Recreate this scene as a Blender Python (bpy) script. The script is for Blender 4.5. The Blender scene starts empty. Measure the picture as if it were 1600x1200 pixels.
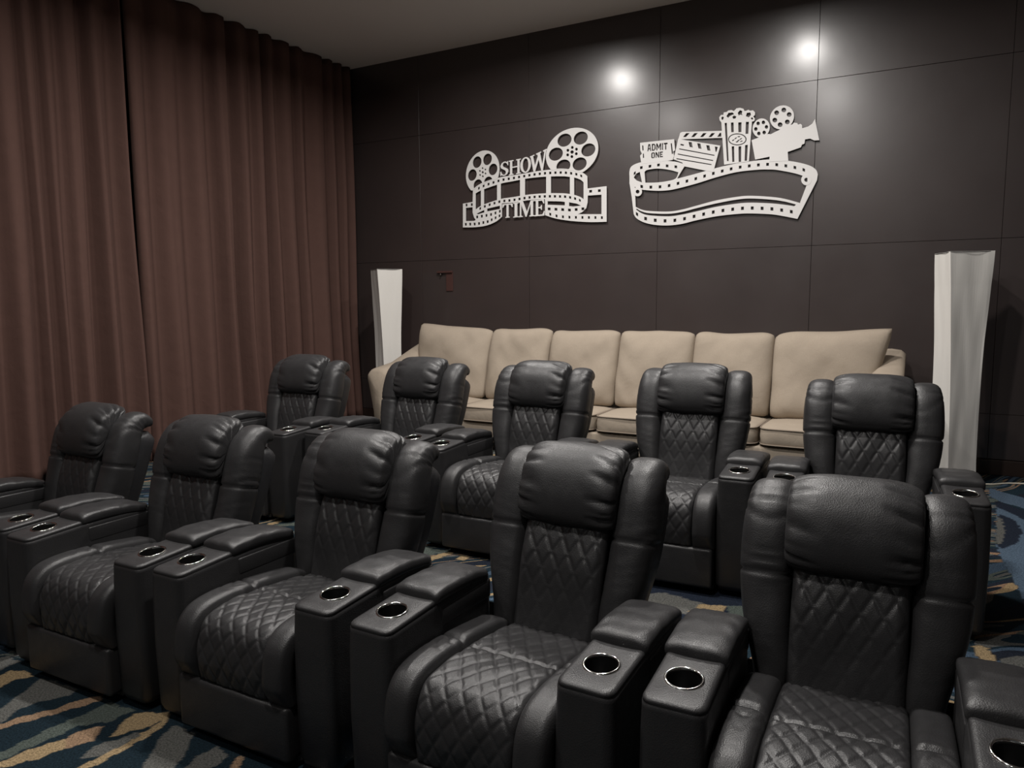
import bpy, bmesh, math, random
import numpy as np
from mathutils import Vector, Matrix
from mathutils.geometry import tessellate_polygon
PI = math.pi
C = bpy.context.scene.collection
SC = bpy.context.scene

# ------------------------------------------------------------------ camera
F_PX, PITCH, YAW, ROLL, CAM_H = 1159.2, math.radians(6.333), math.radians(29.055), math.radians(-0.361), 1.5946
fw = Vector((-math.sin(YAW)*math.cos(PITCH), math.cos(YAW)*math.cos(PITCH), -math.sin(PITCH)))
r0 = Vector((math.cos(YAW), math.sin(YAW), 0)); u0 = r0.cross(fw)
rt = r0*math.cos(ROLL) + u0*math.sin(ROLL); up = -r0*math.sin(ROLL) + u0*math.cos(ROLL)
cd = bpy.data.cameras.new('camera'); cam = bpy.data.objects.new('camera', cd); C.objects.link(cam)
cd.sensor_width = 36; cd.lens = F_PX*36/1600; cd.clip_start = 0.05
M = Matrix((rt, up, -fw)).transposed().to_4x4(); M.translation = Vector((0, 0, CAM_H))
cam.matrix_world = M
SC.camera = cam

# ------------------------------------------------------------------ exposure, world, lights
SC.view_settings.view_transform = 'Standard'; SC.view_settings.look = 'None'
SC.view_settings.gamma = 1; SC.view_settings.use_curve_mapping = False
SC.view_settings.exposure = 0.14
w = bpy.data.worlds.new('world'); SC.world = w; w.use_nodes = True
w.node_tree.nodes['Background'].inputs[0].default_value = (0.93, 0.97, 1.0, 1)
w.node_tree.nodes['Background'].inputs[1].default_value = 0.035
CEIL = 4.36
DOWNLIGHTS = [(-3.43, 5.22, 58), (-1.26, 5.20, 58), (-3.43, 2.95, 60), (-1.22, 3.05, 66),
              (-3.43, 0.75, 26), (-1.24, 0.75, 42), (-3.43, -1.5, 10), (-1.24, -1.5, 14)]
for x, y, pw in DOWNLIGHTS:
    ld = bpy.data.lights.new('downlight_lamp', 'AREA'); ld.shape = 'DISK'; ld.size = 0.17; ld.spread = math.radians(168)
    ld.energy = pw; ld.color = (1.0, 0.96, 0.92)
    lo = bpy.data.objects.new('downlight_lamp', ld); C.objects.link(lo); lo.location = (x, y, CEIL-0.012)

YW = 7.126      # back wall
XC = -6.10      # curtain
RISE = 0.161    # platform height
ZS = (0.66, 2.0724, 3.4865)
XS = (-5.150, -3.737, -2.324, -0.912, 0.501, 1.914)

# ------------------------------------------------------------------ materials
def mat(name, col, rough=0.6, metal=0.0, spec=0.5):
    m = bpy.data.materials.new(name); m.use_nodes = True
    b = m.node_tree.nodes['Principled BSDF']
    b.inputs['Base Color'].default_value = (*col, 1); b.inputs['Roughness'].default_value = rough
    b.inputs['Metallic'].default_value = metal; b.inputs['Specular IOR Level'].default_value = spec
    return m
def N(m, t, **k):
    n = m.node_tree.nodes.new(t)
    for a, v in k.items():
        if a.startswith('_'): setattr(n, a[1:], v)
    return n
def L(m, a, b): m.node_tree.links.new(a, b)
def bump(m, tex_out, strength, dist, prev=None):
    n = m.node_tree.nodes.new('ShaderNodeBump'); n.inputs['Strength'].default_value = strength; n.inputs['Distance'].default_value = dist
    L(m, tex_out, n.inputs['Height'])
    if prev: L(m, prev.outputs[0], n.inputs['Normal'])
    L(m, n.outputs[0], m.node_tree.nodes['Principled BSDF'].inputs['Normal'])
    return n
def coords(m, kind='Object', scale=(1, 1, 1), rot=(0, 0, 0)):
    tc = m.node_tree.nodes.new('ShaderNodeTexCoord'); mp = m.node_tree.nodes.new('ShaderNodeMapping')
    mp.inputs['Scale'].default_value = scale; mp.inputs['Rotation'].default_value = rot
    L(m, tc.outputs[kind], mp.inputs['Vector']); return mp.outputs[0]
def noise(m, vec, scale, detail=3, rough=0.5, dist=0.0):
    n = m.node_tree.nodes.new('ShaderNodeTexNoise'); n.inputs['Scale'].default_value = scale
    n.inputs['Detail'].default_value = detail; n.inputs['Roughness'].default_value = rough; n.inputs['Distortion'].default_value = dist
    L(m, vec, n.inputs['Vector']); return n.outputs['Fac']
def ramp(m, fac, stops, interp='LINEAR'):
    n = m.node_tree.nodes.new('ShaderNodeValToRGB'); n.color_ramp.interpolation = interp
    e = n.color_ramp.elements
    while len(e) > 1: e.remove(e[-1])
    e[0].position = stops[0][0]; e[0].color = (*stops[0][1], 1)
    for p, c in stops[1:]:
        x = e.new(p); x.color = (*c, 1)
    L(m, fac, n.inputs['Fac']); return n.outputs['Color']
def mixc(m, fac, a, b, mode='MIX'):
    n = m.node_tree.nodes.new('ShaderNodeMix'); n.data_type = 'RGBA'; n.blend_type = mode
    for s, v in (('Factor', fac), ('A', a), ('B', b)):
        idx = {'Factor': 0, 'A': 6, 'B': 7}[s]
        if isinstance(v, (int, float)): n.inputs[idx].default_value = v
        elif isinstance(v, tuple): n.inputs[idx].default_value = (*v, 1)
        else: L(m, v, n.inputs[idx])
    return n.outputs[2]
def base(m): return m.node_tree.nodes['Principled BSDF'].inputs['Base Color']

def leather(name, col):
    m = mat(name, col, 0.40, 0, 0.42)
    v = coords(m)
    vo = m.node_tree.nodes.new('ShaderNodeTexVoronoi'); vo.inputs['Scale'].default_value = 260; L(m, v, vo.inputs['Vector'])
    b1 = bump(m, vo.outputs['Distance'], 0.22, 0.002)
    b2 = bump(m, noise(m, v, 11, 2, 0.45, 0.2), 0.14, 0.014, b1)
    r = ramp(m, noise(m, v, 30, 4), [(0.3, (0.36,)*3), (0.75, (0.47,)*3)])
    L(m, r, m.node_tree.nodes['Principled BSDF'].inputs['Roughness'])
    c = mixc(m, noise(m, v, 5, 2), tuple(x*0.85 for x in col), tuple(x*1.15 for x in col)); L(m, c, base(m))
    return m
M_LEATHER = leather('black_leather', (0.026, 0.0255, 0.0265))
M_SHELL = leather('black_leather_shell', (0.022, 0.022, 0.024))
M_WELL = mat('cup_well_black', (0.004, 0.004, 0.004), 0.4)
M_CHROME = mat('chrome', (0.75, 0.74, 0.72), 0.12, 1.0)
M_THREAD = mat('seam_thread', (0.012, 0.012, 0.012), 0.7)

def fabric(name, col, sc=420, var=0.10):
    m = mat(name, col, 0.92, 0, 0.2)
    v = coords(m)
    f1 = noise(m, v, sc, 2, 0.7); f2 = noise(m, v, 9, 3)
    c = mixc(m, f1, tuple(x*(1-var) for x in col), tuple(x*(1+var) for x in col))
    c = mixc(m, f2, c, tuple(x*0.86 for x in col)); L(m, c, base(m))
    b1 = bump(m, f1, 0.35, 0.002); bump(m, noise(m, v, 7, 3, 0.5, 0.5), 0.25, 0.02, b1)
    return m
M_SOFA = fabric('beige_linen', (0.40, 0.335, 0.265), 150, 0.22)
M_SOFA_PIPE = fabric('beige_piping', (0.27, 0.22, 0.175))
M_CURTAIN = fabric('brown_drape', (0.120, 0.066, 0.054), 300, 0.12)
M_SHADE = mat('white_paper_shade', (0.78, 0.76, 0.72), 0.85, 0, 0.2)
v = coords(M_SHADE, scale=(1, 1, 0.12)); bump(M_SHADE, noise(M_SHADE, v, 22, 3), 0.14, 0.006)
M_METAL_DK = mat('dark_steel', (0.05, 0.05, 0.05), 0.4, 0.8)
M_WHITE = mat('white_painted_metal', (0.74, 0.725, 0.71), 0.55)
M_CORD = mat('white_cord', (0.72, 0.66, 0.55), 0.5)
M_CEIL = mat('ceiling_paint', (0.80, 0.77, 0.75), 0.95, 0, 0.1)
bump(M_CEIL, noise(M_CEIL, coords(M_CEIL), 60, 3), 0.15, 0.004)
M_TRIM = mat('dark_baseboard', (0.035, 0.022, 0.018), 0.35)
M_WALL_ITEM = mat('reddish_brown_item', (0.075, 0.035, 0.03), 0.4)
M_LAMPON = bpy.data.materials.new('lamp_glow'); M_LAMPON.use_nodes = True
bb = M_LAMPON.node_tree.nodes['Principled BSDF']; bb.inputs['Emission Color'].default_value = (1, .94, .88, 1); bb.inputs['Emission Strength'].default_value = 4

def panel_mat(name, k):
    m = mat(name, (0.05, 0.036, 0.033), 0.27, 0, 0.5)
    v = coords(m, 'Object')
    c = mixc(m, noise(m, v, 1.7, 4), (0.040*k, 0.031*k, 0.030*k), (0.056*k, 0.041*k, 0.038*k)); L(m, c, base(m))
    r = ramp(m, noise(m, v, 2.2, 5, 0.65), [(0.3, (0.34,)*3), (0.75, (0.44,)*3)])
    L(m, r, m.node_tree.nodes['Principled BSDF'].inputs['Roughness'])
    pb = m.node_tree.nodes['Principled BSDF']; pb.inputs['Coat Weight'].default_value = 0.8; pb.inputs['Coat Roughness'].default_value = 0.225
    b1 = bump(m, noise(m, v, 1.1, 3), 0.10, 0.03)
    bump(m, noise(m, v, 9, 4, 0.6), 0.10, 0.006, b1)
    return m
M_PANEL = panel_mat('dark_brown_wall_panel', 1.0)
M_GROOVE = mat('wall_joint_black', (0.014, 0.011, 0.010), 0.6)
M_PLASTER = mat('dark_side_wall', (0.045, 0.035, 0.033), 0.6)

# carpet: dark teal ground crossed by long tan, grey and blue streaks
def carpet():
    m = mat('patterned_carpet', (0.02, 0.03, 0.04), 0.97, 0, 0.1)
    ang = math.radians(-38)
    tc = m.node_tree.nodes.new('ShaderNodeTexCoord')
    dist = m.node_tree.nodes.new('ShaderNodeTexNoise'); dist.inputs['Scale'].default_value = 0.8; dist.inputs['Detail'].default_value = 2
    L(m, tc.outputs['Object'], dist.inputs['Vector'])
    vm = m.node_tree.nodes.new('ShaderNodeVectorMath'); vm.operation = 'MULTIPLY_ADD'
    L(m, dist.outputs['Color'], vm.inputs[0]); vm.inputs[1].default_value = (0.9, 0.9, 0); L(m, tc.outputs['Object'], vm.inputs[2])
    def mp(sc, off):
        a = m.node_tree.nodes.new('ShaderNodeMapping'); a.vector_type = 'POINT'
        r = m.node_tree.nodes.new('ShaderNodeMapping'); r.inputs['Rotation'].default_value = (0, 0, ang)
        L(m, vm.outputs[0], r.inputs['Vector']); L(m, r.outputs[0], a.inputs['Vector'])
        a.inputs['Scale'].default_value = sc; a.inputs['Location'].default_value = off
        return a.outputs[0]
    teal, navy, blue = (0.012, 0.025, 0.036), (0.014, 0.018, 0.028), (0.055, 0.085, 0.125)
    tan, rust, grey, sage = (0.28, 0.20, 0.11), (0.24, 0.15, 0.095), (0.10, 0.10, 0.095), (0.08, 0.095, 0.085)
    ground = ramp(m, noise(m, mp((1.1, 5.5, 1), (2, 0, 0)), 1.0, 1, 0.4), [(0, navy), (0.42, teal), (0.53, grey), (0.575, teal), (0.63, blue), (0.70, navy)], 'CONSTANT')
    fac = ramp(m, noise(m, mp((0.9, 6.5, 1), (5, 9, 0)), 1.0, 1, 0.4), [(0, (0, 0, 0)), (0.575, (1, 1, 1)), (0.625, (0, 0, 0))], 'CONSTANT')
    warm = ramp(m, noise(m, mp((0.8, 0.8, 1), (3, 1, 0)), 2.0, 1), [(0, rust), (0.5, tan)], 'CONSTANT')
    col = mixc(m, fac, ground, warm)
    fac2 = ramp(m, noise(m, mp((1.3, 6.0, 1), (15, 3, 0)), 1.0, 1, 0.4), [(0, (0, 0, 0)), (0.60, (1, 1, 1)), (0.67, (0, 0, 0))], 'CONSTANT')
    col = mixc(m, fac2, col, sage)
    at = m.node_tree.nodes.new('ShaderNodeAttribute'); at.attribute_name = 'streak'
    col = mixc(m, at.outputs['Alpha'], col, at.outputs['Color'])
    f = noise(m, tc.outputs['Object'], 130, 3, 0.9)
    sp = ramp(m, f, [(0.32, (0.30,)*3), (0.68, (1.65,)*3)])
    col = mixc(m, 1.0, col, sp, 'MULTIPLY'); L(m, col, base(m))
    bump(m, f, 0.7, 0.006)
    return m
M_CARPET = carpet()

# ------------------------------------------------------------------ helpers
def mesh_obj(name, verts, faces, m, parent=None, smooth=True, loc=None):
    me = bpy.data.meshes.new(name); me.from_pydata([tuple(v) for v in verts], [], faces); me.update()
    bm = bmesh.new(); bm.from_mesh(me); bmesh.ops.recalc_face_normals(bm, faces=bm.faces); bm.to_mesh(me); bm.free()
    if smooth: me.polygons.foreach_set('use_smooth', [True]*len(me.polygons))
    me.materials.append(m)
    o = bpy.data.objects.new(name, me); C.objects.link(o)
    if parent: o.parent = parent
    if loc: o.location = loc
    return o
def bm_obj(name, bm, m, parent=None, smooth=False):
    bmesh.ops.recalc_face_normals(bm, faces=bm.faces)
    me = bpy.data.meshes.new(name); bm.to_mesh(me); bm.free()
    if smooth: me.polygons.foreach_set('use_smooth', [True]*len(me.polygons))
    me.materials.append(m); o = bpy.data.objects.new(name, me); C.objects.link(o)
    if parent: o.parent = parent
    return o
def add_box(bm, lo, hi, bev=0.0, seg=2):
    r = bmesh.ops.create_cube(bm, size=1)
    c = [(a+b)/2 for a, b in zip(lo, hi)]; s = [abs(b-a) for a, b in zip(lo, hi)]
    for v in r['verts']: v.co = Vector((c[0]+v.co.x*s[0], c[1]+v.co.y*s[1], c[2]+v.co.z*s[2]))
    if bev:
        es = list({e for v in r['verts'] for e in v.link_edges})
        bmesh.ops.bevel(bm, geom=es, offset=bev, segments=seg, profile=0.6, affect='EDGES')
def box(name, lo, hi, m, parent=None, bev=0.0, seg=2):
    bm = bmesh.new(); add_box(bm, lo, hi, bev, seg); return bm_obj(name, bm, m, parent, smooth=bev > 0.015)
def thing(name, label, cat, loc=(0, 0, 0), rz=0, group=None):
    o = bpy.data.objects.new(name, None); C.objects.link(o); o.empty_display_size = 0.1
    o.location = loc; o.rotation_euler = (0, 0, rz); tag(o, label, cat, group); return o
def tag(o, label, cat, group=None):
    o['label'] = label; o['category'] = cat
    if group: o['group'] = group
    return o
def struct(o): o['kind'] = 'structure'; return o
def loft(rings, cap=True):
    """rings: list of equal-length closed loops of points -> verts, faces with fan caps"""
    V = [tuple(p) for r in rings for p in r]; n = len(rings[0]); F = []
    for i in range(len(rings)-1):
        for j in range(n):
            a, b = i*n+j, i*n+(j+1) % n
            F.append((a, b, b+n, a+n))
    if cap:
        for i in (0, len(rings)-1):
            c = np.mean(np.array(rings[i]), axis=0); V.append(tuple(c)); k = len(V)-1
            for j in range(n): F.append((i*n+j, i*n+(j+1) % n, k))
    return V, F
def tube(name, pts, rad, m, parent=None, seg=8, closed=False):
    pts = [Vector(p) for p in pts]; rings = []
    k = len(pts)
    for i, p in enumerate(pts):
        a = pts[(i-1) % k] if (closed or i > 0) else p; b = pts[(i+1) % k] if (closed or i < k-1) else p
        t = (b-a).normalized(); ref = Vector((0, 0, 1)) if abs(t.z) < 0.9 else Vector((1, 0, 0))
        s = t.cross(ref).normalized(); q = s.cross(t)
        rings.append([p + s*rad*math.cos(2*PI*j/seg) + q*rad*math.sin(2*PI*j/seg) for j in range(seg)])
    if closed: rings.append(rings[0])
    V, F = loft(rings, cap=not closed)
    return mesh_obj(name, V, F, m, parent)
def interp(tab, s):
    xs = [t[0] for t in tab]
    return [float(np.interp(s, xs, [t[k] for t in tab])) for k in range(1, len(tab[0]))]
def smoothtab(tab, s):      # Catmull-Rom through a table keyed by its first column
    xs = [t[0] for t in tab]; n = len(tab)
    if s <= xs[0]: return list(tab[0][1:])
    if s >= xs[-1]: return list(tab[-1][1:])
    i = max(j for j in range(n-1) if xs[j] <= s); t = (s-xs[i])/(xs[i+1]-xs[i]); out = []
    for k in range(1, len(tab[0])):
        p0 = tab[max(i-1, 0)][k]; p1 = tab[i][k]; p2 = tab[i+1][k]; p3 = tab[min(i+2, n-1)][k]
        out.append(0.5*((2*p1)+(-p0+p2)*t+(2*p0-5*p1+4*p2-p3)*t*t+(-p0+3*p1-3*p2+p3)*t**3))
    return out
def sgn(x): return -1.0 if x < 0 else 1.0
def wob(x, y, seed=0):      # cheap smooth pseudo noise, about -1..1
    return (math.sin(x*1.3+seed*1.7+1.9*math.sin(y*0.9+seed)) + math.sin(y*1.7-seed*2.3+1.4*math.sin(x*1.1+seed*0.7)))*0.5

# ------------------------------------------------------------------ setting: floor, platform, ceiling, walls
def grid_carpet(name, x0, x1, y0, y1, z, step, streaks, fine):
    def axis(lo, hi, fa, fb):
        return np.unique(np.round(np.concatenate([np.arange(lo, fa, 0.15), np.arange(fa, fb, step), np.arange(fb, hi, 0.15), [hi]]), 5))
    xs = axis(x0, x1, fine[0], fine[1]); ys = axis(y0, y1, fine[2], fine[3]); nx, ny = len(xs), len(ys)
    X, Y = np.meshgrid(xs, ys)
    V = np.stack([X.ravel(), Y.ravel(), np.full(X.size, z)], 1)
    idx = np.arange(nx*ny).reshape(ny, nx)
    F = np.stack([idx[:-1, :-1].ravel(), idx[:-1, 1:].ravel(), idx[1:, 1:].ravel(), idx[1:, :-1].ravel()], 1)
    me = bpy.data.meshes.new(name); me.from_pydata(V.tolist(), [], F.tolist()); me.update()
    col = np.zeros((X.size, 4), np.float32)
    px, py = V[:, 0], V[:, 1]
    for c, poly in streaks:
        ins = np.zeros(X.size, bool); n = len(poly)
        wx = px + 0.004*np.sin(py*70+px*31); wy = py + 0.004*np.sin(px*63+py*47)
        for i in range(n):
            xa, ya = poly[i]; xb, yb = poly[(i+1) % n]
            if ya == yb: continue
            cond = ((ya > wy) != (yb > wy)) & (wx < (xb-xa)*(wy-ya)/(yb-ya)+xa)
            ins ^= cond
        col[ins] = (*c, 1)
    at = me.color_attributes.new('streak', 'FLOAT_COLOR', 'POINT'); at.data.foreach_set('color', col.ravel())
    me.materials.append(M_CARPET)
    o = bpy.data.objects.new(name, me); C.objects.link(o); return o

def ray_plane(u, v, axis, val):     # surveyed photograph point -> place on a real surface of the room
    d = fw + rt*((u-800)/F_PX) - up*((v-600)/F_PX); o = Vector((0, 0, CAM_H))
    t = (val-o[axis])/d[axis]; return o+d*t
TEAL, TAN, RUST, GREY, SAGE, BLUE, NAVY = (0.010, 0.020, 0.028), (0.30, 0.22, 0.125), (0.25, 0.165, 0.105), (0.10, 0.10, 0.093), (0.075, 0.09, 0.08), (0.075, 0.11, 0.155), (0.013, 0.018, 0.03)
def P(pts, z): return [tuple(ray_plane(u, v, 2, z))[:2] for u, v in pts]
def cr(u, v): return (u*420/1600, 950+v*420/1600)       # survey sheet of the lower left corner
S0 = [(TEAL, [(-40, 1000), (260, 1080), (450, 1190), (470, 1300), (-160, 1300)])]
S0 = [(TEAL, P([(-60, 1015), (120, 1040), (300, 1120), (470, 1210), (470, 1290), (-60, 1290)], 0))]
for c, pts in [
    (GREY, [(-200, 330), (60, 285), (110, 320), (-20, 380), (-200, 440)]),
    (TAN, [(-200, 430), (0, 400), (60, 375), (140, 372), (215, 405), (100, 425), (0, 470), (-200, 560)]),
    (GREY, [(250, 415), (460, 480), (420, 520), (230, 560), (120, 600), (0, 690), (-60, 640), (60, 560), (150, 490)]),
    (RUST, [(-200, 760), (0, 690), (150, 640), (330, 600), (460, 550), (600, 520), (600, 550), (470, 590), (330, 630), (180, 670), (0, 720), (-200, 810)]),
    (SAGE, [(-200, 960), (0, 860), (150, 790), (330, 700), (560, 610), (640, 560), (800, 610), (640, 680), (470, 700), (300, 780), (130, 850), (0, 910), (-200, 1010)]),
    (TAN, [(-200, 1080), (0, 920), (180, 840), (380, 780), (400, 830), (250, 890), (100, 930), (0, 952), (-200, 1200)]),
    (RUST, [(380, 780), (520, 715), (620, 705), (560, 785), (430, 830), (390, 830)]),
    (TAN, [(650, 770), (720, 690), (800, 625), (1000, 622), (1000, 650), (900, 700), (780, 735)]),
    (TAN, [(430, 960), (560, 905), (640, 850), (760, 775), (900, 715), (1000, 650), (960, 715), (860, 775), (760, 835), (640, 900), (520, 960), (430, 1050), (330, 1050)]),
    (GREY, [(820, 1050), (860, 930), (960, 770), (1030, 695), (1160, 745), (1100, 860), (1040, 960), (1000, 1080)]),
    (GREY, [(1090, 960), (1180, 880), (1290, 820), (1370, 875), (1250, 960), (1150, 1060)]),
    (GREY, [(480, 900), (560, 820), (700, 780), (820, 740), (840, 760), (700, 830), (600, 880)]),
    (RUST, [(1370, 960), (1410, 880), (1450, 880), (1440, 930), (1400, 1000)])]:
    S0.append((c, P([cr(*q) for q in pts], 0)))
S1 = []
S1.append((NAVY, P([(985, 900), (1170, 925), (1175, 1010), (985, 980)], RISE)))
for c, pts in [
    (GREY, [(1005, 928), (1040, 926), (1096, 942), (1080, 960), (1000, 950)]),
    (TAN, [(1098, 943), (1138, 948), (1125, 958), (1108, 972), (1072, 985), (1078, 955)]),
    (TAN, [(1105, 960), (1126, 968), (1100, 972)]),
    (SAGE, [(1137, 946), (1168, 948), (1168, 985), (1140, 972)]),
    (SAGE, [(652, 850), (668, 847), (664, 853), (690, 860), (665, 872), (648, 876)]),
    (TAN, [(657, 874), (700, 862), (709, 864), (688, 872), (665, 879)]),
    (TAN, [(711, 874), (722, 866), (738, 871), (722, 876)]),
    (TAN, [(390, 828), (445, 809), (447, 813), (400, 830)]),
    (SAGE, [(400, 836), (445, 822), (448, 845), (400, 850)]),
    (BLUE, [(1545, 762), (1600, 778), (1660, 795), (1660, 815), (1600, 795), (1560, 783), (1545, 775)]),
    (NAVY, [(1556, 783), (1600, 797), (1640, 815), (1640, 830), (1600, 812), (1556, 794)]),
    (BLUE, [(1556, 792), (1580, 802), (1600, 812), (1650, 835), (1650, 1000), (1600, 940), (1580, 900), (1562, 870), (1556, 850)]),
    (NAVY, [(1560, 803), (1585, 812), (1598, 830), (1590, 848), (1566, 858), (1556, 850)]),
    (GREY, [(1557, 805), (1566, 812), (1570, 830), (1564, 850), (1556, 850)]),
    (TAN, [(1519, 1010), (1530, 1008), (1545, 1012), (1562, 1040), (1575, 1064), (1552, 1062), (1535, 1040)]),
    (GREY, [(1560, 1028), (1640, 1020), (1640, 1110), (1580, 1070)]),
    (TAN, [(530, 655), (555, 650), (575, 645), (585, 645), (566, 652), (554, 660), (553, 656), (530, 657)])]:
    S1.append((c, P(pts, RISE)))
struct(grid_carpet('floor', -6.6, 3.2, -3.6, 2.96, 0.0, 0.008, S0, (-4.4, -1.5, 0.9, 1.95)))
pl = struct(grid_carpet('floor', -6.6, 3.2, 2.95, 7.3, RISE, 0.012, S1, (-4.0, 0.95, 2.951, 7.0))); pl.name = 'floor.001'
rs = struct(box('trim_1', (-6.6, 2.945, 0.0), (3.2, 2.985, RISE-0.001), M_CARPET))
struct(box('ceiling', (-6.7, -3.7, CEIL), (3.3, 7.4, CEIL+0.1), M_CEIL))
struct(box('wall_left', (-6.55, -3.6, 0), (-6.45, 7.3, CEIL), M_PLASTER))
struct(box('wall_right', (3.1, -3.6, 0), (3.2, 7.3, CEIL), M_PLASTER))
wall = struct(box('wall_back', (-6.5, YW+0.012, 0), (3.15, YW+0.15, CEIL), M_GROOVE))
rnd = random.Random(4)
zz = [RISE+0.13, *ZS, CEIL]; xx = [-6.5, *XS, 3.1]
for i in range(len(xx)-1):
    for k in range(len(zz)-1):
        g = 0.0014
        pn = box('wall_panel', (xx[i]+g, YW, zz[k]+(g if k else 0)), (xx[i+1]-g, YW+0.02, zz[k+1]-(g if k < 3 else 0)), M_PANEL, wall, bev=0.0012, seg=1)
        pn.location = (0, rnd.uniform(-0.001, 0.001), 0)
bm = bmesh.new(); add_box(bm, (-6.5, YW-0.018, RISE), (3.1, YW+0.03, RISE+0.125), 0.005, 2); struct(bm_obj('baseboard_back', bm, M_TRIM))

# downlight fixtures
fx0 = None
for i, (x, y, pw) in enumerate(DOWNLIGHTS):
    lab = ['recessed round ceiling downlight above the left half of the sofa', 'recessed round ceiling downlight above the right half of the sofa',
           'recessed round ceiling downlight above the left of the back recliner row', 'recessed round ceiling downlight above the right of the back recliner row',
           'recessed round ceiling downlight in front of the front row, left', 'recessed round ceiling downlight beside the camera, right',
           'recessed round ceiling downlight behind the camera, left', 'recessed round ceiling downlight behind the camera, right'][i]
    t = thing('ceiling_downlight', lab, 'downlight', (x, y, CEIL), 0, 'ceiling downlights')
    if fx0 is None:
        n = 32; prof = [(0.088, -0.002), (0.090, -0.010), (0.115, -0.006), (0.118, 0.0)]
        rings = [[(r*math.cos(2*PI*j/n), r*math.sin(2*PI*j/n), z) for j in range(n)] for r, z in prof]
        V, F = loft(rings, cap=False); fx0 = mesh_obj('trim_ring', V, F, M_WHITE, t)
        fx0.data.polygons.foreach_set('use_smooth', [True]*len(fx0.data.polygons))
    else:
        c = fx0.copy(); C.objects.link(c); c.parent = t

# ------------------------------------------------------------------ curtains
def curtain(name, y0, y1, seed, label):
    R = random.Random(seed); ny = int((y1-y0)/0.018); nz = 40
    # irregular pleat phase
    ph = [0.0]; lam = R.uniform(0.16, 0.30)
    nxt = 0
    for j in range(1, ny+1):
        if j >= nxt:
            lam = R.uniform(0.13, 0.34); nxt = j+int(lam/0.018); amp_t = R.uniform(0.5, 1.25)
        ph.append(ph[-1]+2*PI*0.018/lam)
    a2 = [R.uniform(0.5, 1.3) for _ in range(60)]
    verts = []
    for k in range(nz+1):
        s = k/nz; z = RISE*0.0 + 0.03 + (CEIL-0.03)*s
        for j in range(ny+1):
            y = y0+(y1-y0)*j/ny
            q = ph[j] + 0.55*math.sin(1.3*(1-s)+y*0.9+seed)*(1-s)
            a = float(np.interp(q/(2*PI), range(60), a2))
            A = (0.034+0.054*(1-s)**0.7)*a
            x = A*(math.sin(q)+0.28*math.sin(2*q+1.1)+0.12*math.sin(3.1*q*0.5+seed)) + 0.02*wob(y*3, z*1.1, seed)*(1-s)
            yy = y + 0.02*math.cos(q)*(1-s) + 0.012*wob(z*1.2, y*5, seed+3)
            verts.append((XC-0.02+x, yy, z))
    W = ny+1; F = [(k*W+j, k*W+j+1, (k+1)*W+j+1, (k+1)*W+j) for k in range(nz) for j in range(ny)]
    # bottom follows the floor it hangs over
    out = []
    for (x, y, z) in verts:
        b = (RISE+0.02) if y > 2.9 else 0.03
        s = (z-0.03)/(CEIL-0.03); out.append((x, y, b+(CEIL-0.004-b)*s))
    o = mesh_obj(name, out, F, M_CURTAIN)
    md = o.modifiers.new('thick', 'SOLIDIFY'); md.thickness = 0.006
    tag(o, label, 'curtain', 'floor length brown curtains'); return o
curtain('curtain', 4.20, 7.06, 5, 'floor-length pleated brown curtain reaching to the dark panelled wall')
curtain('curtain', 0.9, 4.17, 11, 'floor-length pleated brown curtain at the far left of the photo, nearer the camera')
curtain('curtain', -2.6, 0.87, 21, 'floor-length pleated brown curtain beside the camera outside the photo')

# ------------------------------------------------------------------ recliner
HY, HZ = 0.435, 0.42        # hinge of the backrest
def patch(name, prof, x0, x1, nx, ns, front, thick, m, parent):
    """cushion whose outer face follows profile prof (list of (s,y,z)); front(s01,x01,xs)->outward displacement"""
    pts = []
    for i in range(ns+1):
        s = i/ns; y, z = smoothtab(prof, s); y1, z1 = smoothtab(prof, min(s+0.002, 1)); y0_, z0_ = smoothtab(prof, max(s-0.002, 0))
        ty, tz = y1-y0_, z1-z0_; l = math.hypot(ty, tz) or 1
        pts.append((y, z, tz/l, -ty/l))     # outward normal = tangent turned
    V = []; W = nx+1
    for i in range(ns+1):
        y, z, ny_, nz_ = pts[i]
        for j in range(W):
            u = j/nx; xa = (x0(i/ns) if callable(x0) else x0); xb = (x1(i/ns) if callable(x1) else x1)
            d = front(i/ns, u, xa+(xb-xa)*u); V.append((xa+(xb-xa)*u, y+ny_*d, z+nz_*d))
    off = len(V)
    for i in range(ns+1):
        y, z, ny_, nz_ = pts[i]
        for j in range(W):
            u = j/nx; xa = (x0(i/ns) if callable(x0) else x0); xb = (x1(i/ns) if callable(x1) else x1)
            V.append((xa+(xb-xa)*u, y-ny_*thick, z-nz_*thick))
    F = []
    for i in range(ns):
        for j in range(nx):
            a = i*W+j; F.append((a, a+1, a+1+W, a+W)); b = off+a; F.append((b, b+W, b+W+1, b+1))
    for i in range(ns):
        for j in (0, nx):
            a = i*W+j; F.append((a, a+W, off+a+W, off+a))
    for j in range(nx):
        for i in (0, ns):
            a = i*W+j; F.append((a, off+a, off+a+1, a+1))
    return mesh_obj(name, V, F, m, parent)
def edge(u, w=0.16, p=2.2):    # 0 at borders, 1 inside
    t = min(u, 1-u)/w
    return 1.0 if t >= 1 else (1-(1-t)**p)
def diamond(x, s, px, ps, w=0.17):
    a = x/px + s/ps; b = x/px - s/ps
    d = min(abs(a-round(a)), abs(b-round(b)))
    return 1-math.exp(-(d/w)**2)
def section(n, a, b, e, fn=None):
    out = []
    for j in range(n):
        t = 2*PI*j/n; c, s = math.cos(t), math.sin(t)
        k = 1+(fn(t) if fn else 0)
        out.append((a*k*sgn(c)*abs(c)**(2/e), b*k*sgn(s)*abs(s)**(2/e)))
    return out

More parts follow.
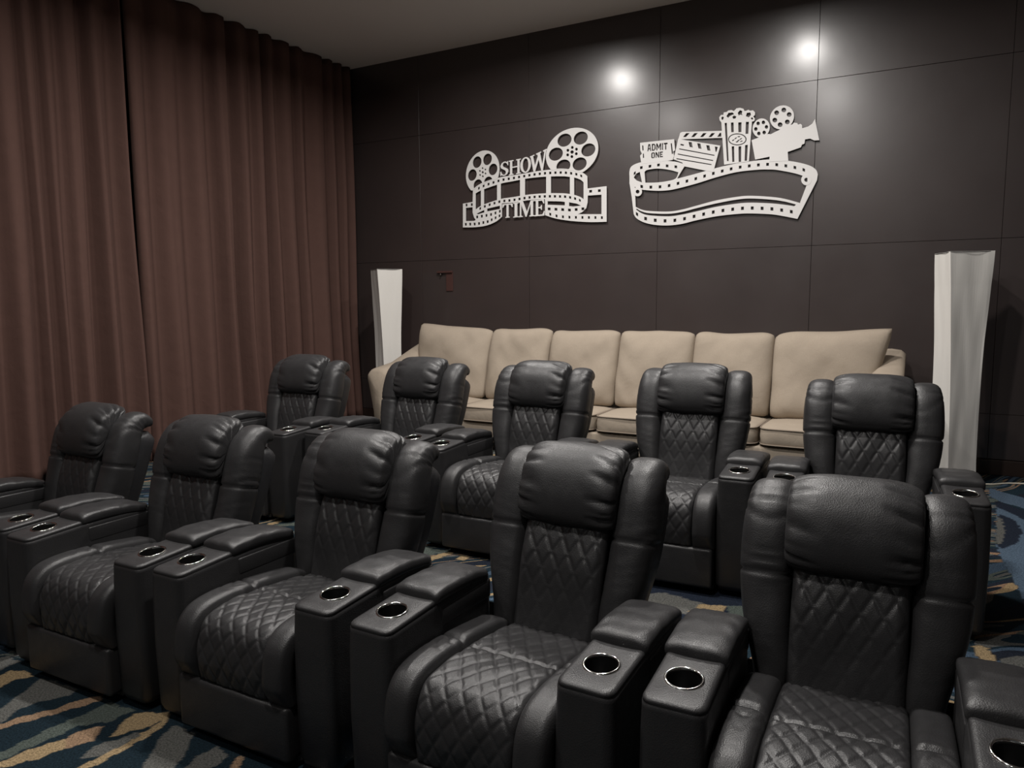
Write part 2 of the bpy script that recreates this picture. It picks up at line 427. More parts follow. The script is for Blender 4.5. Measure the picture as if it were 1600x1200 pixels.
def make_arm(parent, s, seed):
    n = 96; cx = s*0.365; hw = 0.085; y0, y1 = -0.125, 0.475
    # rounded rectangle outline
    def outline(hx, ya, yb, r):
        pts = []; per = []
        cs = [(hx-r, yb-r, 0), (-hx+r, yb-r, 90), (-hx+r, ya+r, 180), (hx-r, ya+r, 270)]
        raw = []
        for (px_, py_, a0) in cs:
            for k in range(7):
                a = math.radians(a0+90*k/6); raw.append((px_+r*math.cos(a), py_+r*math.sin(a)))
        # resample evenly with extra points
        L_ = [0]; m_ = len(raw)
        for i in range(m_): L_.append(L_[-1]+math.dist(raw[i], raw[(i+1) % m_]))
        for k in range(n):
            d = L_[-1]*k/n; i = max(j for j in range(m_) if L_[j] <= d+1e-9); f = (d-L_[i])/max(L_[i+1]-L_[i], 1e-9)
            a, b = raw[i], raw[(i+1) % m_]; pts.append((a[0]+(b[0]-a[0])*f, a[1]+(b[1]-a[1])*f))
        return pts
    def top(y): return 0.6 + 0.007*min(max(y/0.12, -1), 1)
    rings = []
    for z, g in ((0.035, 0.010), (0.06, 0.002), (0.3, 0.0), (0.50, 0.0), (0.572, 0.001), (0.585, 0.001), (0.588, 0.0055), (0.592, 0.0020), (0.598, 0.004), (0.602, 0.008), (0.604, 0.016)):
        o_ = outline(hw-g, y0+g, y1-g, 0.028)
        ring = []
        for (x, y) in o_:
            f = max(0, (z-0.5)/0.104); zz_ = z + (top(y)-0.600)*f
            bul = 0.004*math.sin(PI*min(max((z-0.03)/0.55, 0), 1))*(1 if z < 0.56 else 0)
            ring.append((cx+x*(1+bul*8), y-(bul if y < y0+0.05 else 0), zz_))
        rings.append(ring)
    o_ = outline(hw-0.02, y0+0.02, y1-0.02, 0.028)
    def circ(r, z, zf):
        ring = []
        for (x, y) in o_:
            a = math.atan2(y*0.9, x) if False else math.atan2(y, x)
            ring.append((cx+r*math.cos(a), r*math.sin(a), z+(top(r*math.sin(a))-0.6 if zf else 0)))
        return ring
    rings += [circ(0.052, 0.605, True), circ(0.046, 0.604, True)]
    V, F = loft(rings, cap=False)
    V.append(tuple(np.mean(np.array(rings[0]), axis=0))); k = len(V)-1
    for j in range(n): F.append((j, (j+1) % n, k))
    arm = mesh_obj('armrest', V, F, M_LEATHER, parent)
    arm.data.materials[0] = M_LEATHER
    # cup well
    m = 40; prof = [(0.0462, 0.606), (0.0455, 0.56), (0.043, 0.525), (0.0, 0.523)]
    rg = [[(cx+r*math.cos(2*PI*j/m), r*math.sin(2*PI*j/m), z+(r*math.sin(2*PI*j/m)*0.1 if z > 0.6 else 0)) for j in range(m)] for r, z in prof]
    V, F = loft(rg, cap=False); mesh_obj('cup_well', V, F, M_WELL, arm)
    prof = [(0.0455, 0.600), (0.0452, 0.6075), (0.047, 0.6095), (0.0500, 0.6098), (0.0528, 0.6080), (0.0535, 0.6035)]
    rg = [[(cx+r*math.cos(2*PI*j/m), r*math.sin(2*PI*j/m), z+r*math.sin(2*PI*j/m)*0.1) for j in range(m)] for r, z in prof]
    V, F = loft(rg, cap=False); mesh_obj('cup_ring', V, F, M_CHROME, arm)
    # padded lid
    tab = [(0, 0.120, 0.607, 0.008), (0.03, 0.122, 0.610, 0.018), (0.07, 0.130, 0.613, 0.026), (0.14, 0.16, 0.616, 0.029), (0.45, 0.26, 0.617, 0.030), (0.75, 0.37, 0.608, 0.029), (0.92, 0.435, 0.596, 0.026), (0.98, 0.453, 0.588, 0.018), (1, 0.458, 0.582, 0.007)]
    rings = []
    for i in range(41):
        s_ = i/40; y, zc, b = smoothtab(tab, s_); a = 0.090*min(1, (b/0.026)**0.35)
        rings.append([(cx+px_, y+0.0*pz_, zc+pz_+0.0018*wob(px_*60, y*40, seed)*(1 if pz_ > 0 else 0)) for px_, pz_ in section(32, a, b, 3.6)])
    V, F = loft(rings); mesh_obj('armrest_pad', V, F, M_LEATHER, arm)
    # storage box edge line under the pad
    bm = bmesh.new(); add_box(bm, (cx-0.0875, 0.15, 0.505), (cx+0.0875, 0.465, 0.575), 0.008, 2)
    bm_obj('storage_box', bm, M_LEATHER, arm, True)
    return arm

def make_headrest(parent, seed):
    R = random.Random(seed); rings = []; nx = 56; n = 112
    ph = [R.uniform(0, 6.28) for _ in range(6)]
    side = (R.uniform(0.5, 0.9), R.uniform(0.9, 1.5))
    for i in range(nx+1):
        q = -1+2*i/nx; q = sgn(q)*(abs(q)**0.8) if abs(q) < 1 else q
        x = 0.188*q
        sc = max(0, 1-abs(q)**4.5)**(1/2.4)
        g = 1.5*max(0, (abs(q)-0.40)/0.60)**1.3*(side[1] if q > 0 else side[0])      # gather strength
        g = min(g, 1.15)
        fn = lambda t: -g*(0.17*(1-abs(math.sin(5.5*t+ph[0]+0.9*math.sin(2*t+ph[1])+q*1.2)))**2.2 + 0.06*(1-abs(math.sin(9*t+ph[2]+q*2)))**2) + 0.010*wob(t*1.5, q*4, seed)
        ring = []
        for a, b in section(n, 0.086*(0.55+0.45*sc), 0.154*(0.76+0.24*sc), 2.6, fn):
            bend = -0.0*a
            lean = 0.045*max(0, b/0.154)**2 + 0.010*(b/0.154)
            ring.append((x+0.010*sgn(q)*(0 if abs(q) < .9 else 0), -0.002-a+lean, 0.508+b-0.008*abs(q)**3))
        rings.append(ring)
    V, F = loft(rings); return mesh_obj('headrest', V, F, M_LEATHER, parent)

def make_wing(parent, s, seed):
    # Z(up back), Y, half thickness, half width, x centre, tangent angle handled numerically
    tab = [(0.00, 0.045, -0.05, 0.060, 0.050, 0.205), (0.12, 0.045, 0.05, 0.078, 0.060, 0.208), (0.30, 0.045, 0.18, 0.082, 0.074, 0.230), (0.44, 0.045, 0.29, 0.078, 0.080, 0.242),
           (0.58, 0.045, 0.395, 0.078, 0.082, 0.246), (0.72, 0.050, 0.498, 0.074, 0.080, 0.245), (0.82, 0.070, 0.556, 0.063, 0.076, 0.243), (0.90, 0.106, 0.586, 0.050, 0.072, 0.241), (0.97, 0.146, 0.580, 0.038, 0.067, 0.239), (1.0, 0.161, 0.568, 0.018, 0.054, 0.239)]
    rings = []; ns = 78; n = 36
    for i in range(ns+1):
        q = i/ns; Y, Z, b, a, xc = smoothtab(tab, q); Y2, Z2, *_ = smoothtab(tab, min(q+0.01, 1)); Y1, Z1, *_ = smoothtab(tab, max(q-0.01, 0))
        ty, tz = Y2-Y1, Z2-Z1; l = math.hypot(ty, tz); ty, tz = ty/l, tz/l
        seam = 1-0.10*math.exp(-((q-0.50)/0.008)**2)
        wr = 0.5*math.exp(-((q-0.53)/0.05)**2)+0.7*math.exp(-((q-0.78)/0.09)**2)+0.15
        ring = []
        for j, (A, B) in enumerate(section(n, a, b, 2.6)):
            t = 2*PI*j/n
            cz = abs(math.sin(q*47+2.2*math.sin(t+seed)+1.7*math.sin(q*23+seed)))
            d = 1-wr*0.13*(1-cz)**3*(0.6+0.5*math.sin(t*1.0+seed*2+q*9))+0.012*wob(q*22, t*2, seed)
            A *= seam*d; B *= seam*d
            # B along front normal (-tz, ty)
            ring.append((s*(xc+A), Y-B*tz, Z+B*ty))
        rings.append(ring)
    V, F = loft(rings); return mesh_obj('backrest_wing', V, F, M_LEATHER, parent)

def make_recliner(seed):
    t = thing('recliner', 'x', 'recliner')
    for s in (-1, 1): make_arm(t, s, seed+s)
    # seat: quilted centre and side bolsters
    prof = [(0, 0.46, 0.43), (0.12, 0.40, 0.452), (0.35, 0.20, 0.478), (0.54, 0.03, 0.488), (0.66, -0.075, 0.478), (0.73, -0.125, 0.450), (0.80, -0.152, 0.400), (0.90, -0.162, 0.315), (1.0, -0.150, 0.232)]
    def quilt(q, u, x):
        s = q*0.90
        e = edge(u, 0.07)*edge(q, 0.03)
        seam = 1-0.7*math.exp(-((s-0.375)/0.005)**2)
        fade = 1.0
        return -0.014+0.014*e*seam*(0.68+0.32*diamond(x, s+0.02, 0.064, 0.098, 0.10)) + 0.0022*wob(x*30, s*25, seed)
    patch('seat_cushion', prof, -0.168, 0.168, 64, 150, quilt, 0.05, M_LEATHER, t)
    for s in (-1, 1):
        def bol(q, u, x, s=s):
            ss = q*0.90; e = math.sqrt(max(0, 1-(2*u-1)**4))
            seam = 1-0.40*math.exp(-((ss-0.375)/0.009)**2)
            wr = -0.006*math.exp(-((ss-0.42)/0.07)**2)*(1-abs(math.sin(ss*48+x*30+2*math.sin(x*50+seed))))**3
            return -0.022+0.040*e*seam*min(1, 0.35+q*4)*min(1, 0.3+(1-q)*8)+wr*e
        a, b = (0.169, 0.2775) if s > 0 else (-0.2775, -0.169)
        patch('seat_bolster', prof, a, b, 16, 110, bol, 0.05, M_LEATHER, t)
    # footrest front
    bm = bmesh.new(); add_box(bm, (-0.272, -0.158, 0.040), (0.272, -0.06, 0.236), 0.016, 3)
    bm_obj('footrest', bm, M_LEATHER, t, True)
    bm = bmesh.new(); add_box(bm, (-0.272, -0.10, 0.012), (0.272, 0.60, 0.34), 0.01, 1)
    bm_obj('base', bm, M_SHELL, t)
    # back
    tilt = math.radians(-15.0)
    bp = []
    prof2 = [(0, -0.030, -0.03), (0.3, -0.036, 0.10), (0.6, -0.040, 0.24), (1, -0.020, 0.40)]
    def bq(q, u, x):
        s = q*0.43; e = edge(u, 0.10)*edge(q, 0.05)
        dm = diamond(x, s, 0.064, 0.110, 0.10); f = 0.25+0.75*min(max((q-0.25)/0.35, 0), 1)
        return -0.020+0.020*e*(1-0.24*f*(1-dm))+0.004*wob(x*24, s*14, seed+2)*e
    bp.append(patch('back_panel', [(a, b_, c_) for a, b_, c_ in prof2][::1], lambda q: 0.160, lambda q: -0.160, 56, 110, lambda q, u, x: -bq(q, u, x), -0.07, M_LEATHER, t))
    bp.append(make_headrest(t, seed))
    for s in (-1, 1): bp.append(make_wing(t, s, seed+3*s))
    # rear shell
    tab = [(0, 0.11, -0.10, 0.255), (0.3, 0.12, 0.10, 0.268), (0.6, 0.12, 0.28, 0.302), (0.85, 0.13, 0.455, 0.310), (0.95, 0.14, 0.51, 0.300), (1, 0.145, 0.535, 0.27)]
    rings = []
    for i in range(25):
        q = i/24; Y, Z, hx = smoothtab(tab, q); b = 0.085*(1 if q < .9 else max(0.35, (1-(q-.9)/.1)**0.5))
        rings.append([(a_, Y+b_, Z) for a_, b_ in section(36, hx, b, 5)])
    V, F = loft(rings); bp.append(mesh_obj('back_shell', V, F, M_SHELL, t))
    for o in bp: o.location = (0, HY, HZ); o.rotation_euler = (tilt, 0, 0)
    return t

def copy_tree(o, parent=None):
    c = o.copy(); C.objects.link(c); c.parent = parent
    for ch in list(o.children): copy_tree(ch, c)
    return c
def all_under(o):
    for ch in o.children:
        yield ch
        yield from all_under(ch)

CH = [  # x, y, rotation, row, extra recline deg, headrest lift, label
    (-4.005, 1.835, -0.5, 0, 0, 0.0, 'black leather recliner, leftmost of the front row, cut by the photo edge'),
    (-3.033, 1.810, 1.5, 0, 0, 0.0, 'black leather recliner in the front row, second from the left, with bare carpet before it'),
    (-2.085, 1.838, 0.5, 0, 0, 0.0, 'black leather recliner in the middle of the front row with a deeply wrinkled headrest'),
    (-1.095, 1.815, -1.0, 0, 1.5, 0.035, 'black leather front row recliner with whole quilted seat and both cup holders in view'),
    (-0.144, 1.849, 1.6, 0, 0, 0.0, 'black leather recliner, rightmost and largest in the front row, nearest the camera'),
    (-4.013, 3.500, 2.8, 1, 0, 0.0, 'black leather recliner, leftmost of the back row, in front of the brown curtain'),
    (-3.088, 3.654, -0.9, 1, 0, 0.0, 'black leather recliner in the back row before the left arm of the sofa'),
    (-2.096, 3.573, 0.5, 1, 0, 0.012, 'black leather recliner in the middle of the back row'),
    (-1.123, 3.635, 2.8, 1, 0, 0.025, 'black leather recliner in the back row, second from the right'),
    (-0.177, 3.623, 3.9, 1, 0, 0.0, 'black leather recliner, rightmost of the back row, before the right floor lamp'),
]
protos = [make_recliner(3), make_recliner(8)]
for i, (x, y, rot, row, rec, lift, lab) in enumerate(CH):
    o = protos[i] if i < 2 else copy_tree(protos[(i+(i//5)) % 2])
    o.location = (x, y, RISE if row else 0); o.rotation_euler = (0, 0, math.radians(rot))
    o['label'] = lab; o['category'] = 'recliner'
    o['group'] = 'recliners in the back row' if row else 'recliners in the front row'
    for ch in o.children:
        n = ch.name.split('.')[0]
        if n in ('back_panel', 'headrest', 'backrest_wing', 'back_shell'):
            ch.rotation_euler = (math.radians(-15.0-rec), 0, 0)
            ch.location = (0, HY+lift*0.26, HZ+lift)

# ------------------------------------------------------------------ sofa
sofa = thing('sofa', 'long beige fabric sofa with six back cushions and sloping arms along the dark wall', 'sofa', (0, 0, RISE))
SX = [-4.80, -3.93, -3.24, -2.52, -1.81, -1.12, -0.36]
SY0, SY1 = 6.00, 7.06
box('base_rail', (SX[0]-0.16, SY0+0.03, 0.09), (SX[-1]+0.20, SY1-0.05, 0.275), M_SOFA, sofa, bev=0.02, seg=3)
box('back_frame', (SX[0]-0.10, SY1-0.26, 0.20), (SX[-1]+0.14, SY1-0.02, 0.92), M_SOFA, sofa, bev=0.06, seg=4)
for k, x in enumerate((SX[0], SX[3], SX[-1])):
    for y in (SY0+0.12, SY1-0.12):
        bm = bmesh.new(); add_box(bm, (x-0.03, y-0.03, 0.0), (x+0.03, y+0.03, 0.10), 0.004, 1); bm_obj('foot', bm, M_METAL_DK, sofa)
for i in range(6):
    xa, xb = SX[i]+0.008, SX[i+1]-0.008; cx = (xa+xb)/2; hx = (xb-xa)/2; sd = i*1.7
    # seat cushion: boxed with crowned top
    rings = []; y0, y1 = SY0, SY1-0.28
    lev = [(0.292, 0.018), (0.297, 0.004), (0.31, 0.0), (0.36, -0.004), (0.41, 0.0), (0.424, 0.004), (0.433, 0.022), (0.443, 0.07), (0.452, 0.15), (0.458, 0.26)]
    n = 80
    for z, g in lev:
        ring = []
        for a, b in section(n, hx-g, (y1-y0)/2-g, 9 if g < 0.1 else 5):
            ring.append((cx+a+0.004*wob(b*9, z*9, sd), (y0+y1)/2+b+0.004*wob(a*9, z*20, sd), z+(0.006*wob(a*6, b*6, sd) if z > 0.43 else 0)))
        rings.append(ring)
    V, F = loft(rings); sc_ = mesh_obj('seat_cushion', V, F, M_SOFA, sofa)
    for z in (0.424, 0.298):
        pts = [(cx+a, (y0+y1)/2+b, z) for a, b in section(n, hx+0.001, (y1-y0)/2+0.001, 9)]
        tube('piping', pts, 0.006, M_SOFA_PIPE, sc_, 6, True)
    # back cushion: plump pillow with pulled-out corners
    nx, nz = 40, 36; V = []; F = []
    R = random.Random(31+i); tl = [R.uniform(-0.025, 0.025) for _ in range(4)]
    top_l, top_r = [(0.045, 0.0), (0.005, 0.01), (0.0, 0.005), (0.005, 0.0), (0.0, 0.0), (0.0, 0.045)][i]
    ex_l = 0.06 if i == 0 else 0.0; ex_r = 0.10 if i == 5 else 0.0
    for side in (0, 1):
        for k in range(nz+1):
            v_ = -1+2*k/nz
            for j in range(nx+1):
                u_ = -1+2*j/nx
                env = max(0, (1-abs(u_)**4.5))**0.5*max(0, (1-abs(v_)**4.5))**0.5
                T = 0.118*env*(1+0.17*wob(u_*2.2, v_*2.4, sd)+0.05*wob(u_*7, v_*5, sd+2))
                T += 0.007*env**0.5*(1-env)*math.sin(u_*14+v_*9+sd)
                pinch = 1-0.035*(1-u_*u_) if abs(v_) > 0 else 1
                xq = u_*(hx+0.014)*(1-0.045*abs(v_)**7)*(1+0.010*wob(v_*3, u_*2, sd+1))
                if u_ < 0: xq -= ex_l*max(0, v_+0.35)*(-u_)**2
                else: xq += ex_r*max(0, v_+0.45)*u_**2
                zq = v_*0.365*(1-0.035*(1-u_*u_)*abs(v_)) + (top_l*(1-u_)/2+top_r*(1+u_)/2)*(v_+1)/2 - 0.030*sgn(v_)*abs(v_)**6*abs(u_)**7*(0.2 if (i == 0 and u_ < 0) or (i == 5 and u_ > 0) else 1) + 0.008*wob(u_*3, v_*2, sd+4)
                yq = (-T if side == 0 else T*0.8)
                zz_ = 0.795+zq; yy = 6.60+(zq)*0.27+yq
                V.append((cx+xq, yy, zz_))
    Wd = nx+1; off = Wd*(nz+1)
    for k in range(nz):
        for j in range(nx):
            a = k*Wd+j; F.append((a, a+1, a+1+Wd, a+Wd)); F.append((off+a, off+a+Wd, off+a+Wd+1, off+a+1))
    o = mesh_obj('back_cushion', V, F, M_SOFA, sofa)
    bm = bmesh.new(); bm.from_mesh(o.data); bmesh.ops.remove_doubles(bm, verts=bm.verts, dist=0.0008); bmesh.ops.recalc_face_normals(bm, faces=bm.faces); bm.to_mesh(o.data); bm.free()
# arms: sloping top, flared outwards
for s in (-1, 1):
    xi = SX[0]+0.0 if s < 0 else SX[-1]-0.0
    rings = []
    for i in range(31):
        q = i/30; y = SY0-0.03+(SY1-0.02-SY0)*q
        zt = float(np.interp(q, [0, 0.05, 0.35, 0.7, 1], [0.735, 0.755, 0.80, 0.93, 1.03]))
        sh = 1.0 if 0.02 < q < 0.98 else 0.93
        # section: polygon in x,z ; bottom narrow, top flared outwards with rolled edge
        pr = [(0.00, 0.09), (0.00, 0.30), (0.00, zt-0.07), (0.012, zt-0.025), (0.05, zt), (0.13, zt+0.004), (0.20, zt-0.006), (0.235, zt-0.035), (0.238, zt-0.075), (0.205, zt-0.22), (0.165, 0.30), (0.145, 0.09)]
        m_ = len(pr); ring = []
        for k in range(m_):
            for f in (0, 0.5):
                a, b = pr[k], pr[(k+1) % m_]; ring.append((xi+s*((a[0]+(b[0]-a[0])*f-0.1)*sh+0.1), y, 0.5+((a[1]+(b[1]-a[1])*f)-0.5)*sh))
        rings.append(ring)
    V, F = loft(rings); mesh_obj('sofa_arm', V, F, M_SOFA, sofa)

# ------------------------------------------------------------------ floor lamps
def floor_lamp(x, y, s_top, h, rot_top, twist, label):
    t = thing('floor_lamp', label, 'floor lamp', (x, y, RISE), 0, 'tall white paper floor lamps')
    rings = []
    for i in range(49):
        q = i/48; z = 0.055+(h-0.055)*q
        s = s_top*float(smoothtab([(0, 0.78), (0.08, 0.755), (0.3, 0.75), (0.6, 0.80), (0.85, 0.92), (1, 1.0)], q)[0])
        a0 = rot_top+twist*(1-q)
        pts = []
        n = 16
        cs = [(1, 1), (-1, 1), (-1, -1), (1, -1)]
        for k in range(4):
            (xa, ya), (xb, yb) = cs[k], cs[(k+1) % 4]
            for j in range(n):
                f = j/n; bow = 1-0.05*math.sin(PI*f)*(1 if 0 < q < 1 else 1)
                px_, py_ = (xa+(xb-xa)*f)*bow, (ya+(yb-ya)*f)*bow
                px_ *= s/2; py_ *= s/2
                wv = 0.002*wob(f*9+k*3, q*7, k)
                px_ += wv; py_ += wv
                pts.append((px_*math.cos(a0)-py_*math.sin(a0), px_*math.sin(a0)+py_*math.cos(a0), z))
        rings.append(pts)
    V, F = loft(rings, cap=False)
    sh = mesh_obj('lamp_shade', V, F, M_SHADE, t, smooth=False)
    md = sh.modifiers.new('thick', 'SOLIDIFY'); md.thickness = 0.003
    # frame: foot plate, short feet, pole, rings and socket
    m = 28
    def lathe(name, prof, mt, par):
        rg = [[(r*math.cos(2*PI*j/m), r*math.sin(2*PI*j/m), z) for j in range(m)] for r, z in prof]
        V, F = loft(rg); return mesh_obj(name, V, F, mt, par)
    lathe('base', [(0.11, 0.0), (0.115, 0.004), (0.112, 0.014), (0.02, 0.022), (0.012, 0.03)], M_METAL_DK, t)
    lathe('pole', [(0.009, 0.02), (0.009, 0.6), (0.009, h-0.45), (0.02, h-0.44), (0.02, h-0.38), (0.012, h-0.36)], M_METAL_DK, t)
    for zq, k in ((0.06, 0.78), (h-0.004, 1.0)):
        a0 = rot_top+twist*(1-(zq-0.055)/(h-0.055)); s = s_top*k/2*0.985
        pts = []
        for (cx_, cy_) in ((1, 1), (-1, 1), (-1, -1), (1, -1)): pts.append((s*(cx_*math.cos(a0)-cy_*math.sin(a0)), s*(cx_*math.sin(a0)+cy_*math.cos(a0)), zq))
        tube('shade_wire', pts, 0.0025, M_METAL_DK, t, 6, True)
        for p_ in pts[:2]: tube('shade_wire', [p_, (-p_[0], -p_[1], zq)], 0.002, M_METAL_DK, t, 6)
    if True:
        a0 = rot_top+twist; s = s_top*0.78/2*0.95
        for (cx_, cy_) in ((1, 1), (-1, 1), (-1, -1), (1, -1)):
            p_ = (s*(cx_*math.cos(a0)-cy_*math.sin(a0)), s*(cx_*math.sin(a0)+cy_*math.cos(a0)))
            tube('foot', [(p_[0], p_[1], 0.0), (p_[0], p_[1], 0.06)], 0.006, M_SHADE, t, 8)
    return t
floor_lamp(0.235, 6.66, 0.305, 1.785, math.radians(19), math.radians(18), 'tall white twisted square paper floor lamp to the right of the sofa')
floor_lamp(-5.30, 6.66, 0.285, 1.80, math.radians(54), math.radians(15), 'tall white twisted square paper floor lamp behind the left arm of the sofa')
cord = [(0.29, 6.55, RISE+0.012), (0.36, 6.60, RISE+0.006), (0.45, 6.68, RISE+0.006), (0.53, 6.72, RISE+0.006), (0.62, 6.80, RISE+0.006), (0.72, 6.84, RISE+0.006), (0.85, 6.86, RISE+0.006), (1.1, 6.95, RISE+0.006)]
tab = [(i/(len(cord)-1), *p_) for i, p_ in enumerate(cord)]
tag(tube('power_cord', [smoothtab(tab, i/40) for i in range(41)], 0.006, M_CORD, None, 8), 'thin off-white power cord lying on the carpet by the right floor lamp', 'cord')

# small unidentified wall item, built as a reddish brown plate and arm
br = thing('wall_item', 'small reddish brown L-shaped item on the dark wall above the left end of the sofa', 'bracket', (-4.76, YW, 1.72))
box('plate', (-0.045, -0.012, 0.0), (0.045, 0.0, 0.225), M_WALL_ITEM, br, bev=0.003)
box('arm', (-0.16, -0.030, 0.205), (0.045, -0.008, 0.228), M_WALL_ITEM, br, bev=0.003)
tube('chrome_dot', [(-0.11, -0.036, 0.19), (-0.11, -0.012, 0.19)], 0.010, M_CHROME, br, 10)

# ------------------------------------------------------------------ metal wall decorations
def smooth_line(pts, k=6, closed=False):
    if len(pts) < 3: return [tuple(map(float, p)) for p in pts]
    tab = [(float(i), float(p[0]), float(p[1])) for i, p in enumerate(pts)]
    return [tuple(smoothtab(tab, i/k)) for i in range((len(pts)-1)*k+1)]
def plate(name, polys, conv, m, parent, org, depth=0.010, front=0.0):
    """polys: 2D outlines in sheet units, holes included (even-odd) -> one flat cut sheet with real thickness"""
    cu = bpy.data.curves.new(name, 'CURVE'); cu.dimensions = '2D'; cu.fill_mode = 'BOTH'; cu.extrude = depth/2
    for poly in polys:
        sp = cu.splines.new('POLY'); q = [conv(u, v) for u, v in poly]
        sp.points.add(len(q)-1)
        for p_, (x, z) in zip(sp.points, q): p_.co = (x-org[0], z-org[2], 0, 1)
        sp.use_cyclic_u = True
    tmp = bpy.data.objects.new(name, cu); C.objects.link(tmp)
    bpy.context.view_layer.update()
    me = bpy.data.meshes.new_from_object(tmp.evaluated_get(bpy.context.evaluated_depsgraph_get()))
    bpy.data.objects.remove(tmp)
    me.transform(Matrix.Rotation(PI/2, 4, 'X')); me.materials.clear(); me.materials.append(m); me.name = name
    me.polygons.foreach_set('use_smooth', [False]*len(me.polygons))
    o = bpy.data.objects.new(name, me); C.objects.link(o); o.parent = parent
    o.location = (0, -front, 0); return o
YD = YW-0.022
def convA(u, v): p = ray_plane(700+u*0.175, 180+v*0.175, 1, YD); return p.x, p.z
def convB(u, v): p = ray_plane(960+u*0.2125, 150+v*0.2125, 1, YD); return p.x, p.z
def ell(cx, cy, rx, ry, B=0.0, n=40): return [(cx+rx*math.cos(2*PI*i/n)+B*math.sin(2*PI*i/n), cy-ry*math.sin(2*PI*i/n)) for i in range(n)]
def along(line, s):
    d = [0]
    for a, b in zip(line, line[1:]): d.append(d[-1]+math.dist(a, b))
    t = s*d[-1]; i = max(j for j in range(len(line)-1) if d[j] <= t+1e-9); f = (t-d[i])/max(d[i+1]-d[i], 1e-9)
    a, b = line[i], line[i+1]; L_ = math.dist(a, b) or 1
    return (a[0]+(b[0]-a[0])*f, a[1]+(b[1]-a[1])*f), ((b[0]-a[0])/L_, (b[1]-a[1])/L_)
def sprockets(topl, botl, n, w, h, s0=0.03, s1=0.97):
    out = []
    for i in range(n):
        s = s0+(s1-s0)*i/(n-1); (x0, y0), t = along(topl, s); (x1, y1), _ = along(botl, s); x, y = (x0+x1)/2, (y0+y1)/2
        tx, ty = t; wx = w/2
        out.append([(x-tx*wx, y-ty*wx-h/2), (x+tx*wx, y+ty*wx-h/2), (x+tx*wx, y+ty*wx+h/2), (x-tx*wx, y-ty*wx+h/2)])
    return out

# -- SHOW TIME piece
ox, oz = convA(0, 1000)
showt = thing('wall_decor', 'white metal wall decoration of two film reels and the words SHOW TIME', 'wall art', (ox, YD, oz))
orgA = (ox, YD, oz)
mt_top = smooth_line([(225, 668), (270, 630), (335, 598), (470, 555), (580, 538), (700, 518), (800, 500), (900, 488), (1000, 482), (1060, 484), (1150, 496), (1205, 515), (1245, 545)])
mt_low = smooth_line([(245, 700), (280, 678), (335, 655), (470, 610), (580, 588), (700, 565), (800, 553), (900, 546), (1000, 544), (1060, 546), (1130, 556), (1185, 575), (1218, 605)])
mb_top = smooth_line([(245, 850), (280, 822), (335, 796), (470, 752), (580, 735), (700, 715), (800, 705), (900, 700), (1000, 700), (1060, 703), (1130, 715), (1185, 735), (1218, 760)])
mb_low = smooth_line([(250, 875), (300, 845), (350, 825), (470, 790), (580, 782), (700, 762), (800, 752), (900, 750), (1000, 752), (1060, 756), (1130, 772), (1180, 790), (1200, 812)])
polys = []
outer = mt_top + [(1247, 655), (1417, 634), (1417, 952)]
polys.append([(1249, 718), (1372, 710), (1372, 884), (1160, 884), (1200, 865), (1235, 830), (1247, 780)])
outer += smooth_line([(1417, 952), (1300, 955), (1200, 952), (1080, 942), (960, 922), (868, 893)])
outer += [(868, 770)]
lowrev = [p_ for p_ in mb_low if 482 < p_[0] < 868][::-1]
outer += lowrev + [(482, 790)]
outer += [(482, 900)] + smooth_line([(482, 908), (430, 950), (350, 984), (250, 1000), (135, 1002)]) + [(135, 790), (222, 775)]
polys.append(outer)
# windows of the main strip
def sub(line, a, b): return [p_ for p_ in line if a <= p_[0] <= b]
for a, b in ((247, 296), (322, 440), (472, 645), (688, 878), (920, 1090), (1127, 1212)):
    t_ = sub(mt_low, a, b); l_ = sub(mb_top, a, b)
    ya = float(np.interp(a, [p_[0] for p_ in mt_low], [p_[1] for p_ in mt_low])); yb = float(np.interp(b, [p_[0] for p_ in mt_low], [p_[1] for p_ in mt_low]))
    yc = float(np.interp(a, [p_[0] for p_ in mb_top], [p_[1] for p_ in mb_top])); yd = float(np.interp(b, [p_[0] for p_ in mb_top], [p_[1] for p_ in mb_top]))
    polys.append([(a, ya+2)]+[(x, y+2) for x, y in t_]+[(b, yb+2), (b, yd-3)]+[(x, y-3) for x, y in l_[::-1]]+[(a, yc-3)])
polys += sprockets(mt_top, mt_low, 21, 20, 22, 0.05, 0.95)
polys += sprockets(mb_top, mb_low, 21, 20, 22, 0.05, 0.96)
# curl openings and tail frames
polys.append(smooth_line([(890, 768), (1000, 770), (1045, 775)])+[(1045, 806), (890, 800)])
polys.append([(1082, 778), (1150, 790), (1190, 808), (1120, 816), (1082, 812)])
polys.append([(350, 835), (466, 808), (466, 838), (350, 860)])
polys.append([(255, 880), (326, 846), (326, 868), (270, 885)])
polys.append([(160, 828), (222, 822), (222, 870), (235, 915), (250, 935), (235, 944), (160, 946)])
for l1, l2, n in (([(895, 806), (1000, 812), (1100, 820), (1215, 815)], [(895, 868), (1000, 872), (1100, 876), (1215, 855)], 6),
                  ([(890, 862), (990, 885), (1100, 895), (1390, 900)], [(910, 900), (990, 925), (1100, 930), (1390, 930)], 9),
                  ([(255, 895), (330, 885), (400, 868), (470, 842)], [(255, 925), (330, 912), (400, 900), (470, 870)], 6),
                  ([(150, 960), (260, 958), (360, 935), (470, 885)], [(150, 990), (260, 985), (360, 965), (470, 905)], 9),
                  ([(165, 790), (215, 785)], [(165, 815), (215, 812)], 2), ([(1272, 668), (1355, 660)], [(1272, 692), (1355, 688)], 2)):
    polys += sprockets(l1, l2, n, 26 if n in (2, 6) and l1[0][0] > 800 else 18, 24, 0.03, 0.97)
plate('film_strip', polys, convA, M_WHITE, showt, orgA)
